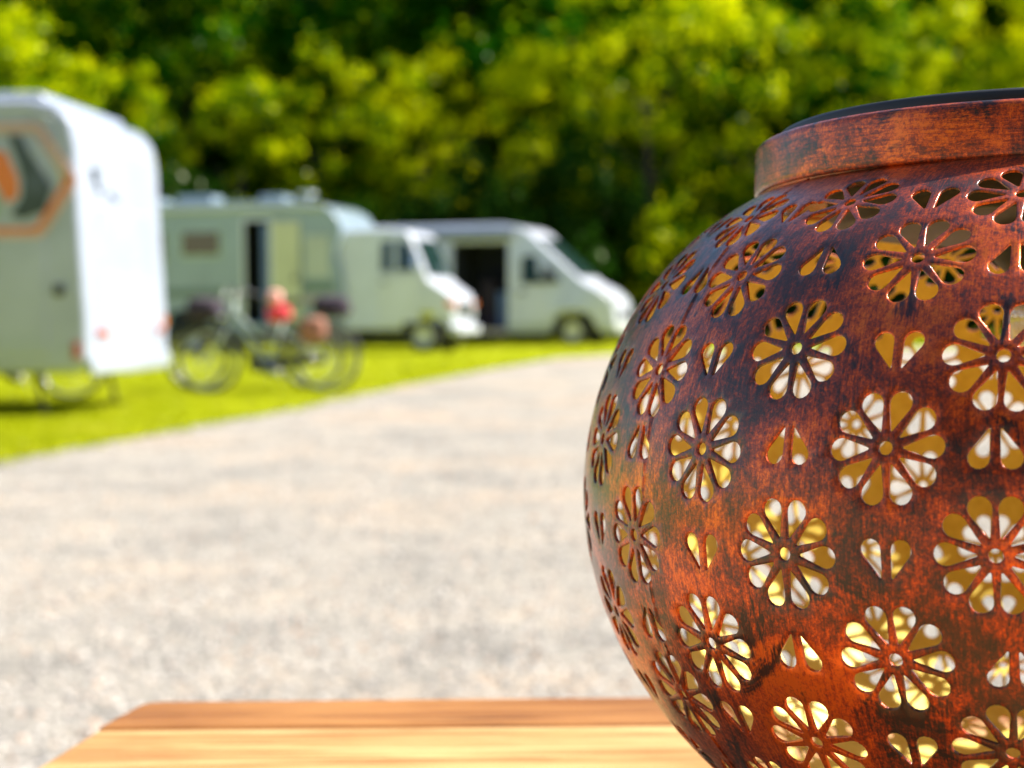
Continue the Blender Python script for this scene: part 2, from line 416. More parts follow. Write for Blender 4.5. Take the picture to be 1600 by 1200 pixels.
def place_words(x, used):
    c = sorted((abs(px - x), w) for px, w in PL if w not in used)[0][1]; used.add(c); return c
used1, used2, used3 = set(), set(), set()
looks = ['tall bright tree', 'bushy yellow-green tree', 'broad light-green tree']
for i, x in enumerate(X0):
    k = [0, 1, 2, 1, 0, 2, 1, 0, 2, 0, 1, 2, 0, 1][i]
    tree(k, x + rn.uniform(-.5, .5), 42 + rn.uniform(-1.4, 1.6), rn.uniform(.62, .86), 2.9 + rn.uniform(-.5, 1.2), rn.random() * 6.28, looks[k] + ' in the front row, ' + place_words(x, used1), 'front row of trees behind the vehicles')
for i in range(13):
    x = -21 + i * 3.5 + rn.uniform(-.8, .8)
    tree(4, x, 48 + rn.uniform(-1.5, 1.5), rn.uniform(1.0, 1.2), 2.4, rn.random() * 6.28, 'tall tree of the second row, ' + place_words(x * .88, used2), 'second row of trees')
for i, (x, wd) in enumerate(((-20, 'leftmost'), (-13, 'second from the left'), (-6.5, 'third from the left'), (.5, 'middle one'), (7, 'third from the right'), (14, 'second from the right'), (21, 'rightmost'))):
    tree(3, x, -13 + rn.uniform(-1.5, 1.5), rn.uniform(1.2, 1.4), .4, rn.random() * 6.28, 'unseen dark tree added behind the viewer to darken the lantern reflections, ' + wd, 'unseen dark trees added behind the viewer')  # unseen, added to darken lantern reflections and cut sky light on the vehicles
# shrubs under the trees
SH = crown_mesh(77, 1.6, 1.7, 44, 110, .10, .55); SH.materials.append(M['dark_leaves'])  # dark leaf colour stands in for the shaded band low under the trees
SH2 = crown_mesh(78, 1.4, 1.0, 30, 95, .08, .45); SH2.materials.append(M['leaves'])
for i in range(17):
    x = -18 + i * 2.25 + rn.uniform(-.4, .4)
    t = thing('shrub', 'low shrub under the trees, ' + place_words(x * 1.06, used3), 'shrub', (x, 39.6 + rn.uniform(-.5, .5), 0), rn.random() * 6, 'shrubs along the foot of the wood')
    t.scale = (1.1, 1.1, rn.uniform(1.0, 1.6)); c = link('foliage', SH if i % 5 else SH2, None, t); c.location.z = 1.6
    link('stem', TM[i % 3], None, t).scale = (.25, .25, .2)
# the rest of the wood, reads as one mass
rn = random.Random(9); V = []; Fc = []
for i in range(60000):
    x = rn.uniform(-34, 34); y = 54 + rn.random() * 7; z = 17 * rn.random() ** .9
    s = rn.uniform(.3, .6); u = Vector((rn.uniform(-1, 1), -1 + rn.uniform(-.8, .8), rn.uniform(-.6, 1))).normalized(); t = u.cross(Vector((rn.uniform(-1, 1), .2, rn.uniform(-1, 1)))).normalized(); b = u.cross(t); p = Vector((x, y, z)); j = len(V)
    V.extend((p - t * s, p - b * s * .6, p + t * s, p + b * s * .6)); Fc.append((j, j + 1, j + 2, j + 3))
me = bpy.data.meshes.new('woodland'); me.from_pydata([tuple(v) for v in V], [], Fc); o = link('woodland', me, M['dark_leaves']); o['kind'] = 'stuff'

# ------------------------------------------------------------------ wheels for vehicles
def car_wheel(parent, x, y, r, hub=None, out=-1):
    wv = thing0('wheel', parent, (x, y, r))
    t = lathe([(r * .62, -.10), (r * .93, -.11), (r, -.07), (r, .07), (r * .93, .11), (r * .62, .10), (r * .61, 0), (r * .62, -.10)], 32, axis='Y', caps=False); obj('tyre', t, M['rubber'], wv, True)
    h = lathe([(r * .1, .055 * out), (r * .3, .07 * out), (r * .52, .05 * out), (r * .60, .085 * out), (r * .63, .05 * out), (r * .62, -.05 * out)], 24, axis='Y'); obj('rim', h, hub or M['steel'], wv, True)
def thing0(name, parent, loc, rz=0):
    me = bpy.data.meshes.new(name); 
    o = bpy.data.objects.new(name, None); COL.objects.link(o); o.parent = parent; o.location = loc; o.rotation_euler = (0, 0, rz); o.empty_display_size = .05
    return o

# ------------------------------------------------------------------ caravan at the left
cv = thing('caravan', 'white caravan at the left edge with orange and black hexagon emblem on its side', 'caravan', (-3.475, 12.5, 0), -.085)
W = 2.12
prof = [(-5.2, .52), (-4.9, .38), (-.35, .36), (-.05, .36), (.03, .46), (.028, .8), (-.01, 1.6), (-.03, 2.2), (-.07, 2.42), (-.20, 2.56), (-.42, 2.60), (-2.5, 2.64), (-4.7, 2.58), (-5.1, 2.35), (-5.35, 1.3)]
body = obj('body', prism(prof, 0, W), M['white_paint'], cv, bevel=.085, seg=4)
# roof edge trim on the near side, door with frame line and lock
obj('roof', prism([(-4.9, 2.585), (-.45, 2.605), (-.30, 2.565), (-.35, 2.66), (-2.4, 2.70), (-4.8, 2.64)], .10, W - .10), M['white_paint'], cv, bevel=.03)
obj('edge_rail', tube([(-4.6, -.004, 2.5), (-.42, -.004, 2.52), (-.26, -.004, 2.45), (-.19, -.004, 2.3), (-.16, -.004, 1.9)], .011), M['alu'], cv, True)
d = obj('door', BX(-1.02, -.30, -.012, .03, .50, 2.25), M['white_paint'], cv, bevel=.02)
obj('handle', BX(-.24, -.16, -.035, -.0, 1.0, 1.08), M['black'], cv, bevel=.012)
obj('lock_plate', lathe([(.05, 0), (.05, -.02), (.03, -.03)], 16, axis='Y', c=(-.20, -.002, 1.04)), M['decal_dark'], cv, True)
# hexagon emblem as thin slabs on the side
EC = (-.62, 1.93)
def hexpts(rx, rz, c=EC): 
    return [(c[0] + rx * a, c[1] + rz * b) for a, b in ((1, 0), (.97, .07), (.52, .9), (.44, .97), (-.44, .97), (-.52, .9), (-.97, .07), (-1, 0), (-.97, -.07), (-.52, -.9), (-.44, -.97), (.44, -.97), (.52, -.9), (.97, -.07))]
def hexring(name, r1, r2, m, y, s=.40, part=None):
    bm = bmesh.new(); o1 = hexpts(r1 * 1.42, r1 * 1.12); o2 = hexpts(r2 * 1.42, r2 * 1.12); n = len(o1)
    for i in range(n):
        j = (i + 1) % n
        if part and not part((o1[i][0] + o1[j][0]) / 2 - EC[0], (o1[i][1] + o1[j][1]) / 2 - EC[1]): continue
        q = [o1[i], o1[j], o2[j], o2[i]]; a = [bm.verts.new((x, y, z)) for x, z in q]; b = [bm.verts.new((x, y + .012, z)) for x, z in q]
        bm.faces.new(a); bm.faces.new(b[::-1])
        for k in range(4): bm.faces.new((a[k], b[k], b[(k + 1) % 4], a[(k + 1) % 4]))
    return obj(name, bm, m, cv)
em = thing0('emblem', cv, (0, 0, 0))
hexring('emblem_outline', .425, .395, M['decal_peach'], -.016)
hexring('emblem_outline', .385, .345, M['decal_orange'], -.016, part=lambda x, z: z < .05 and x > -.6)
hexring('emblem_outline', .375, .36, M['decal_peach'], -.0165, part=lambda x, z: z >= .05)
obj('emblem_chevron', prism([(EC[0] + x, EC[1] + z) for x, z in ((.03, .37), (.12, .37), (.27, .12), (.38, -.05), (.31, -.25), (.14, -.31), (.03, -.28), (.13, -.13), (.14, .02))], -.018, 0), M['decal_dark'], cv)
obj('emblem_blade', prism([(EC[0] + x, EC[1] + z) for x, z in ((-.16, .24), (.0, .24), (.10, .02), (.10, -.12), (.0, -.18), (-.09, -.02))], -.018, 0), M['decal_orange'], cv)
obj('emblem_blade', prism([(EC[0] + x, EC[1] + z) for x, z in ((-.42, -.05), (-.22, .22), (-.18, .22), (-.12, -.04), (-.03, -.20), (-.06, -.28), (-.30, -.27))], -.018, 0), M['decal_grey'], cv)
em_parts = [o for o in cv.children if o.name.startswith('emblem_')]
for o in em_parts: o.parent = em
# end face: small lettering, lamps, window-less panel, bumper with ribs
def on_end(name, y0, y1, z0, z1, x0, x1, m, bv=.006, par=cv): return obj(name, BX(x0, x1, y0, y1, z0, z1), m, par, bevel=bv)
let = thing0('lettering', cv, (0, 0, 0))
for (y0, y1, z0, z1) in ((.30, .34, 1.93, 2.06), (.34, .46, 2.02, 2.06), (.40, .44, 1.86, 2.0), (.46, .52, 1.86, 1.90), (.70, .80, 1.84, 1.88), (.80, .93, 1.81, 1.84)):
    on_end('letter', y0, y1, z0, z1, -.08, -.006, M['decal_dark'], .002, let)
on_end('tail_light', .20, .34, .65, .72, -.02, .052, M['redlens'], .01)
on_end('tail_light', 1.78, 1.92, .65, .72, -.02, .052, M['redlens'], .01)
on_end('tail_light', .38, .46, .65, .70, -.02, .05, M['amber'], .01)
obj('corner_marker', BX(-.10, -.04, -.02, .02, .48, .62), M['redlens'], cv, bevel=.01)
on_end('reflector', 1.98, 2.03, .72, .82, -.02, .05, M['amber'], .01)
bp = on_end('bumper', .04, W - .04,   .34, .50, .0, .065, M['white_paint'], .03)
for i in range(9): on_end('bumper_rib', .75 + i * .13, .80 + i * .13, .335, .40, .03, .075, M['grey_panel'], .006, bp)
on_end('end_window', .35, W - .35, 1.25, 1.75, -.08, .012, M['white_paint'], .03)
for yy in (.18, W - .18): car_wheel(cv, -2.7, yy, .31, None, -1 if yy < 1 else 1)
obj('axle', BX(-2.78, -2.62, .28, W - .28, .26, .36), M['black'], cv)
obj('drawbar', prism([(-6.3, .42), (-6.25, .48), (-5.0, .48), (-5.0, .40)], W / 2 - .05, W / 2 + .05), M['black'], cv)
obj('jockey_wheel', tube([(-6.0, W / 2 + .12, 0.02), (-6.0, W / 2 + .12, .75)], .025), M['alu'], cv)
for yy in (.2, W - .2): obj('corner_steady', tube([(-.5, yy, .37), (-.42, yy, .012)], .022), M['black'], cv)

# ------------------------------------------------------------------ motorhome with bonnet cab
mh = thing('motorhome', 'white motorhome with short bonnet, open side door and coach body behind the bicycles', 'motorhome', (-1.75, 30.1, 0), -.24)
W = 2.15; yo = -.12                                 # near side of the coach body stands a little proud of the cab
prof = [(-6.6, .42), (-1.62, .42), (-1.58, .9), (-1.64, 1.6), (-1.74, 1.95), (-1.66, 2.20), (-1.60, 2.42), (-1.64, 2.62), (-1.78, 2.82), (-2.02, 2.96), (-2.4, 3.03), (-6.4, 3.05), (-6.65, 2.9), (-6.75, 1.5)]
body = obj('body', prism(prof, yo, yo + W), M['white_coach_paint'], mh)
carve(body, [(-3.66, -3.12, yo - .3, yo + 1.2, .62, 2.66)], M['dark'])
md = body.modifiers.new('bevel', 'BEVEL'); md.width = .09; md.segments = 3; md.limit_method = 'ANGLE'; md.angle_limit = R(50)
for p in body.data.polygons: p.use_smooth = True
body.modifiers.new('wn', 'WEIGHTED_NORMAL')
T = .018
dr = obj('door', BX(-3.06, -2.46, yo - .07, yo - .012, .62, 2.64), M['cream_panel'], mh, bevel=.02)
obj('handle', BX(-2.60, -2.52, yo - .10, yo - .07, 1.45, 1.55), M['black'], dr)
obj('curtain', BX(-3.30, -3.14, yo + .03, yo + .09, .64, 2.6), M['blue_paint'], mh, bevel=.01)
obj('door_frame', prism([(-3.71, .58), (-3.66, .58), (-3.66, 2.66), (-3.12, 2.66), (-3.12, .58), (-3.07, .58), (-3.07, 2.71), (-3.71, 2.71)], yo - .011, yo - .001), M['alu'], mh)
obj('side_panel', BX(-2.38, -1.86, yo - T, yo - .002, 1.52, 2.35), M['grey_panel'], mh, bevel=.02)
obj('side_panel', BX(-2.42, -1.76, yo - T, yo - .002, 1.22, 1.44), M['stripe_green'], mh)
obj('side_panel', BX(-6.6, -3.76, yo - T, yo - .002, 1.16, 1.32), M['stripe_green'], mh)
obj('stripe', BX(-2.42, -1.70, yo - T, yo - .002, 1.0, 1.16), M['stripe_pink'], mh)
obj('stripe', BX(-6.6, -3.8, yo - T, yo - .002, .72, .86), M['stripe_green'], mh)
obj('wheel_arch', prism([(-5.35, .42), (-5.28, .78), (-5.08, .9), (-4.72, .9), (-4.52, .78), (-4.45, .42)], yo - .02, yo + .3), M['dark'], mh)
for (x0, x1, z0, z1) in ((-5.0, -4.2, 2.0, 2.45), (-6.2, -5.4, 1.9, 2.45)):
    wn = obj('window', BX(x0 - .06, x1 + .06, yo - .02, yo - .001, z0 - .06, z1 + .06), M['decal_grey'], mh, bevel=.02)
    obj('pane', BX(x0, x1, yo - .035, yo - .021, z0, z1), M['brown_glass'], wn)
for (x0, x1, h) in ((-6.3, -5.7, .16), (-5.35, -4.55, .20), (-3.55, -3.0, .17)):
    obj('roof_vent', BX(x0, x1, .35, .95, 3.03, 3.03 + h), M['pink_cloth'] if False else M['white_coach_paint'], mh, bevel=.05, seg=3)
obj('satellite_dish', lathe([(.02, 0), (.14, .03), (.20, .10), (.19, .11), (.12, .05)], 20, c=(-2.45, .3, 3.12)), M['chrome'], mh, True)
obj('dish_mast', tube([(-2.45, .3, 3.02), (-2.45, .3, 3.13)], .025), M['alu'], mh)
obj('awning_rail', BX(-5.9, -1.9, yo - .06, yo - .003, 2.86, 2.94), M['grey_panel'], mh, bevel=.015)
# cab
cy0, cy1 = .02, 1.92
cp = [(-2.0, .45), (-.42, .45), (-.42, .52), (-.36, .66), (-.22, .76), (0, .80), (.22, .76), (.36, .66), (.42, .50), (.56, .48), (.60, .70), (.60, 1.02), (.55, 1.16), (.35, 1.30), (.12, 1.46), (-.02, 1.80), (-.22, 2.28), (-.34, 2.42), (-.7, 2.46), (-2.0, 2.44)]
cab = obj('cab', prism(cp, cy0, cy1), M['white_van_paint'], mh, bevel=.07, seg=3)
w1 = obj('side_window', prism([(-.84, 1.62), (-.84, 2.2), (-.36, 2.2), (-.27, 2.12), (-.12, 1.76), (-.14, 1.62)], cy0 - .012, cy0 + .01), M['glass'], mh)
obj('window_post', BX(-.60, -.52, cy0 - .02, cy0 - .013, 1.62, 2.2), M['white_van_paint'], w1)
obj('windscreen', prism([(.105, 1.53), (.12, 1.53), (-.205, 2.27), (-.22, 2.27)], cy0 + .14, cy1 - .14), M['glass'], mh)
obj('cab_door', BX(-.90, -.05, cy0 - .008, cy0 + .005, .62, 1.55), M['white_van_paint'], mh, bevel=.004)
obj('door_handle', BX(-.84, -.72, cy0 - .03, cy0 - .008, 1.38, 1.42), M['black'], mh)
mi = obj('wing_mirror', BX(-.12, -.04, cy0 - .26, cy0 - .10, 1.66, 1.96), M['chrome'], mh, bevel=.02)
obj('mirror_arm', tube([(-.08, cy0 + .0, 1.7), (-.08, cy0 - .12, 1.78)], .012), M['black'], mi)
for yy in (cy0 + .10, cy1 - .34):
    obj('headlight', BX(.57, .635, yy, yy + .24, .68, .86), M['lens'], mh, bevel=.02)
obj('indicator', BX(.45, .645, cy0 - .012, cy0 + .09, .90, 1.02), M['amber'], mh, bevel=.01)
obj('indicator', BX(.45, .645, cy1 - .09, cy1 + .012, .90, 1.02), M['amber'], mh, bevel=.01)
gr = obj('grille', BX(.57, .62, cy0 + .40, cy1 - .40, .70, 1.0), M['black'], mh, bevel=.01)
for i in range(4): obj('grille_bar', BX(.615, .63, cy0 + .42, cy1 - .42, .74 + i * .07, .755 + i * .07), M['chrome'], gr)
obj('bumper', BX(.50, .72, cy0 - .03, cy1 + .03, .36, .54), M['white_van_paint'], mh, bevel=.04)
obj('number_plate', BX(.722, .735, cy0 + .7, cy0 + 1.22, .40, .51), M['white_van_paint'], mh)
for xx in (0, -4.9):
    for yy in (cy0 + .12, cy1 - .12): car_wheel(mh, xx, yy - (.1 if xx < -1 and yy < 1 else 0), .335, M['steel'], -1 if yy < 1 else 1)
obj('underside', BX(-6.4, .4, .3, 1.7, .28, .46), M['black'], mh)

# ------------------------------------------------------------------ panel van camper
pv = thing('panel_camper_van', 'white high-roof panel camper van with wide open side door and sloping front', 'camper van', (1.36, 34.6, 0), -.34)
W = 2.05
pf = [(-5.1, .34), (-.50, .34), (-.48, .50), (-.40, .66), (-.26, .76), (0, .80), (.26, .76), (.40, .66), (.48, .48), (.62, .30), (.86, .32), (.93, .55), (.92, .85), (.82, 1.08), (.55, 1.30), (.22, 1.46), (-.55, 2.16), (-1.02, 2.58), (-1.24, 2.72), (-1.7, 2.80), (-4.9, 2.82), (-5.12, 2.7), (-5.2, 1.5)]
body = obj('body', prism(pf, 0, W), M['white_van_paint'], pv)
carve(body, [(-2.88, -1.56, -.3, 1.55, .42, 2.36)], M['dark'])
md = body.modifiers.new('bevel', 'BEVEL'); md.width = .11; md.segments = 4; md.limit_method = 'ANGLE'; md.angle_limit = R(60)
for p in body.data.polygons: p.use_smooth = True
body.modifiers.new('wn', 'WEIGHTED_NORMAL')
obj('interior_cabinet', BX(-2.5, -2.15, .9, 1.5, .43, 1.5), M['dark_cloth'], pv, bevel=.01)
obj('interior_cabinet', BX(-2.0, -1.66, .6, 1.5, .43, 1.25), M['blue_paint'], pv, bevel=.01)
obj('sill', BX(-2.90, -1.54, -.10, .0, .26, .41), M['stripe_pink'], pv, bevel=.02)
sd = obj('sliding_door', BX(-4.31, -3.0, -.10, -.03, .42, 2.28), M['white_van_paint'], pv, bevel=.03)
obj('pane', BX(-4.1, -3.1, -.115, -.101, 1.35, 2.05), M['glass'], sd)
obj('door_rail', BX(-5.0, -2.9, -.05, -.001, 1.12, 1.17), M['black'], pv)
sw = obj('side_window', prism([(-1.20, 1.42), (-1.20, 2.02), (-1.06, 2.08), (-.86, 2.05), (-.50, 1.74), (-.28, 1.44)], -.012, .01), M['glass'], pv, bevel=.0)
obj('cab_door', prism([(-1.34, .5), (-1.34, 2.2), (-.9, 2.2), (-.15, 1.48), (-.2, .9), (-.5, .72), (-.55, .5)], -.006, .005), M['white_van_paint'], pv)
obj('door_handle', BX(-1.28, -1.12, -.03, -.007, 1.2, 1.26), M['black'], pv)
obj('windscreen', prism([(.10, 1.585), (.115, 1.60), (-.87, 2.475), (-.885, 2.46)], .16, W - .16), M['glass'], pv)
mi = obj('wing_mirror', BX(-.62, -.50, -.30, -.10, 1.45, 1.82), M['black'], pv, bevel=.03)
obj('mirror_arm', BX(-.58, -.50, -.12, .0, 1.45, 1.55), M['black'], mi)
for yy in (.05, W - .40):
    obj('headlight', prism([(.90, .86), (.945, .86), (.86, 1.07), (.60, 1.28), (.57, 1.26), (.80, 1.05)], yy, yy + .35), M['lens'], pv, bevel=.01)
obj('grille', BX(.88, .95, .5, W - .5, .58, .80), M['black'], pv, bevel=.02)
obj('bumper', BX(.62, .97, -.01, W + .01, .28, .52), M['grey_panel'], pv, bevel=.06, seg=3)
for xx in (0, -3.6):
    for yy in (.12, W - .12): car_wheel(pv, xx, yy, .35, M['steel'], -1 if yy < 1 else 1)
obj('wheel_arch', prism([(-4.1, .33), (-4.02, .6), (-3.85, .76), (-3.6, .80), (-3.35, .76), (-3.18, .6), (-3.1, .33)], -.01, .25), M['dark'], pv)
obj('awning_case', BX(-4.9, -1.35, -.16, .02, 2.46, 2.66), M['awning'], pv, bevel=.04, seg=3)
obj('underside', BX(-5.0, .6, .2, W - .2, .2, .35), M['black'], pv)
obj('side_skirt', BX(-1.55, -.56, -.012, .04, .30, .5), M['grey_panel'], pv, bevel=.01)

def reshape(root, fn):
    for o in root.children_recursive:
        if o.type != 'MESH' or o.name.split('.')[0] in ('tyre', 'rim', 'satellite_dish', 'dish_mast'): continue
        if any(len(p.vertices) > 4 for p in o.data.polygons):
            b = bmesh.new(); b.from_mesh(o.data); bmesh.ops.triangulate(b, faces=[f for f in b.faces if len(f.verts) > 4]); b.to_mesh(o.data); b.free()
        for v in o.data.vertices: v.co = fn(v.co)
def van_shape(p):
    W = 2.05; h = W / 2; k = 1.0
    if p.x > -.15: k -= .34 * min(1, (p.x + .15) / 1.1) ** 1.3
    if p.z > 1.35: k -= .11 * (min(p.z, 2.8) - 1.35) / 1.45 + (.12 * min(1, (p.x + 1.3) / 1.0) if p.x > -1.3 and p.z > 1.45 else 0)
    return Vector((p.x, h + (p.y - h) * k, p.z))
reshape(pv, van_shape)
def cab_shape(p):
    h = .97; k = 1.0
    if p.x < -1.15: return p
    if p.x > .0: k -= .20 * min(1, p.x / .6) ** 1.2
    if p.z > 1.5: k -= .10 * (min(p.z, 2.45) - 1.5)
    return Vector((p.x, h + (p.y - h) * k, p.z))
reshape(mh, cab_shape)
# ------------------------------------------------------------------ bicycles
def bike(label, loc, rz, frame_m, bb_m, extras, group='bicycles parked on the grass'):
    t = thing('bicycle', label, 'bicycle', loc, rz, group)             # faces -x
    wb = .62; r = .335
    for sx in (-1, 1):
        wv = thing0('wheel', t, (sx * wb, 0, r + .012))
        obj('tyre', torus((0, 0, 0), r - .008, .02), M['rubber'], wv, True)
        obj('rim', torus((0, 0, 0), r - .035, .012, ms=6), M['alu'], wv, True)
        bm = bmesh.new()
        for k in range(14):
            a = 2 * PI * k / 14; tube([(0, .025 * (-1) ** k, 0), (math.cos(a) * (r - .04), 0, math.sin(a) * (r - .04))], .0018, bm, 4)
        obj('spokes', bm, M['chrome'], wv)
        obj('hub', lathe([(.03, -.05), (.03, .05)], 12, axis='Y'), M['chrome'], wv, True)
        g = []
        for k in range(13):
            a = R(20 + 12 * k) if sx < 0 else R(10 + 13 * k); g.append((sx * wb + math.cos(a) * (r + .035), 0, r + .012 + math.sin(a) * (r + .035)))
        bm = bmesh.new(); 
        for yy in (-.018, 0, .018): tube([(x, yy, z) for x, y, z in g], .010, bm, 6)
        obj('mudguard', bm, M['black'], t, True)
    z0 = r + .012
    head0, head1 = (-.40, 0, .72), (-.34, 0, .95); bb = (.02, 0, .30); seat = (.17, 0, .78)
    bm = bmesh.new()
    tube([head0, head1], .022, bm); tube([(-.385, 0, .76), bb], .028, bm); tube([(-.36, 0, .86), (-.1, 0, .60), (.09, 0, .52)], .018, bm); tube([bb, seat], .018, bm)
    for s in (-1, 1):
        tube([bb, (wb, s * .06, z0)], .011, bm); tube([(.13, 0, .66), (wb, s * .06, z0)], .009, bm)
    obj('frame', bm, frame_m, t, True)
    bm = bmesh.new()
    for s in (-1, 1): tube([head0, (-.47, s * .05, .60), (-wb, s * .05, z0)], .013, bm)
    obj('fork', bm, frame_m, t, True)
    bm = bmesh.new(); tube([head1, (-.32, 0, 1.06)], .014, bm); tube([(-.18, -.31, 1.05), (-.28, -.22, 1.10), (-.32, 0, 1.06), (-.28, .22, 1.10), (-.18, .31, 1.05)], .012, bm)
    obj('handlebar', bm, M['alu'], t, True)
    for s in (-1, 1): obj('grip', tube([(-.22, s * .28, 1.07), (-.12, s * .34, 1.03)], .017), M['black'], t, True)
    obj('seat_post', tube([seat, (.20, 0, .92)], .013), M['alu'], t, True)
    sd = bmesh.new(); vs = [(-.0, .03), (.08, .05), (.2, .085), (.3, .09), (.31, 0)]
    pr = vs + [(x, -y) for x, y in vs[::-1][1:]]
    a = [sd.verts.new((x + .05, y, .92 + .02 * (x > .15))) for x, y in pr]; b = [sd.verts.new((x + .05, y, .965 + .02 * (x > .15))) for x, y in pr]
    sd.faces.new(a); sd.faces.new(b[::-1])
    for i in range(len(a)): sd.faces.new((a[i], b[i], b[(i + 1) % len(a)], a[(i + 1) % len(a)]))
    obj('saddle', sd, M['black'], t, bevel=.015)
    obj('motor', lathe([(.085, -.06), (.095, -.04), (.095, .04), (.085, .06)], 20, axis='Y', c=(.03, 0, .29)), bb_m, t, True)
    obj('crank', tube([(.02, -.08, .30), (.14, -.09, .18)], .011), M['alu'], t, True); obj('crank', tube([(.02, .08, .30), (-.10, .09, .42)], .011), M['alu'], t, True)
    obj('pedal', BX(.10, .19, -.18, -.09, .165, .19), M['black'], t); obj('pedal', BX(-.15, -.06, .09, .18, .41, .435), M['black'], t)
    obj('chain_guard', prism([(-.06, .30), (0, .36), (.5, .37), (wb, .36), (wb, .31), (.0, .24)], -.075, -.065), M['black'], t)
    bm = bmesh.new()
    for s in (-1, 1):
        tube([(.26, s * .06, .72), (.80, s * .06, .73)], .007, bm); tube([(.70, s * .06, .73), (wb, s * .06, z0)], .006, bm)
    for k in range(5): tube([(.3 + k * .11, -.06, .72), (.3 + k * .11, .06, .72)], .005, bm)
    obj('luggage_rack', bm, M['black'], t, True)
    obj('front_lamp', lathe([(.01, .0), (.03, -.01), (.035, -.05), (.03, -.06)], 14, axis='X', c=(-.45, 0, .80)), M['chrome'], t, True)
    obj('kickstand', tube([(.10, .03, .28), (.18, .17, .012)], .008), M['alu'], t, True)
    t.rotation_euler = (R(-3), 0, rz)
    return t
bA = bike('silver step-through bicycle facing left with blue motor, in front of the motorhome door', (-2.55, 16.05, 0), -.02, M['silver_paint'], M['blue_paint'], 1)
bB = bike('grey bicycle standing behind the caravan, only its wheels showing below it', (-4.95, 15.1, 0), -.03, M['decal_dark'], M['black'], 0)
bC = bike('dark bicycle with dark front basket, half hidden behind the silver step-through bicycle', (-2.78, 16.6, 0), .04, M['dark_cloth'], M['black'], 0)
def softbox(bm, c, s, seed):
    b2 = bmesh.new(); bmesh.ops.create_icosphere(b2, subdivisions=3, radius=1)
    for v in b2.verts:
        p = v.co.copy(); k = 1 + .16 * noise.noise(p * 2 + Vector((seed, 0, 0)))
        q = Vector([math.copysign(abs(a) ** .65, a) for a in p]) * k
        v.co = Vector((q.x * s[0] + c[0], q.y * s[1] + c[1], q.z * s[2] + c[2]))
    me = bpy.data.meshes.new('t'); b2.to_mesh(me); b2.free(); bm.from_mesh(me); bpy.data.meshes.remove(me); return bm
def soft(name, c, s, m, label, cat, seed=0, rz=0):
    o = obj(name, softbox(bmesh.new(), (0, 0, 0), s, seed), m, None, True, loc=c); o.rotation_euler = (0, 0, rz); return tag(o, label, cat)
soft('bag', (-2.41, 15.97, .83), (.13, .10, .085), M['red_cloth'], 'bright red bag hanging under the saddle of the silver bicycle', 'bag', 1)
soft('saddle_cover', (-2.45, 15.97, 1.0), (.075, .08, .07), M['pink_cloth'], 'pale pink cover pulled over the saddle above the red bag', 'saddle cover', 2)
soft('pannier', (-2.06, 15.95, .66), (.14, .08, .13), M['brown_bag'], 'reddish-brown pannier bag on the rear rack of the silver bicycle', 'bag', 3)
soft('basket_bag', (-3.30, 16.55, .88), (.19, .15, .13), M['dark_cloth'], 'dark purple bag at the front of the dark bicycle', 'bag', 4)
soft('folded_blanket', (-1.95, 16.7, .90), (.2, .13, .12), M['dark_cloth'], 'black bag on the rear rack of the dark bicycle', 'bag', 5)

# ------------------------------------------------------------------ table
TZ = .7302
tb = thing('picnic_table', 'sunlit wooden plank table top with slanted left end under the lantern', 'table', (0, 0, 0))
def lx(y): return -.125 - (.507 - y) * .176
def plank(y0, y1, m, z=TZ, x1=1.45, ch=.004):
    bm = bmesh.new(); th = .026
    a0, a1 = lx(y0) + random.uniform(-.001, .001), lx(y1)
    top = [(a0, y0), (x1, y0), (x1, y1), (a1, y1)]
    if m is M['wood_dark']: top = [(a0, y0), (x1, y0), (x1, y1), (a1 + .007, y1), (a1 + .002, y1 - .002), (a1, y1 - .006)]
    A = [bm.verts.new((x, y, z - th)) for x, y in top]; B = [bm.verts.new((x, y, z)) for x, y in top]
    bm.faces.new(A[::-1]); bm.faces.new(B)
    for i in range(len(A)): bm.faces.new((A[i], A[(i + 1) % len(A)], B[(i + 1) % len(A)], B[i]))
    return obj('plank', bm, m, tb, bevel=.0018, seg=2)
plank(.4745, .507, M['wood_dark'], TZ + .0002)
ys = [.4742, .381, .288, .195, .102, .009, -.084, -.177]
for i in range(7): plank(ys[i + 1] + .0006, ys[i], M['wood'], TZ + random.uniform(-.0006, .0003))
obj('cross_batten', BX(-.05, .0, -.15, .47, TZ - .075, TZ - .027), M['wood'], tb, bevel=.003)
obj('cross_batten', BX(1.2, 1.25, -.15, .47, TZ - .075, TZ - .027), M['wood'], tb, bevel=.003)
for xx in (-.04, 1.2):
    for s in (-1, 1):
        obj('leg', prism([(0, TZ - .03), (.09, TZ - .03), (.09, 0), (0, 0)], 0, .04), M['wood'], tb, bevel=.003).location = (xx, .16 + s * .22, 0)

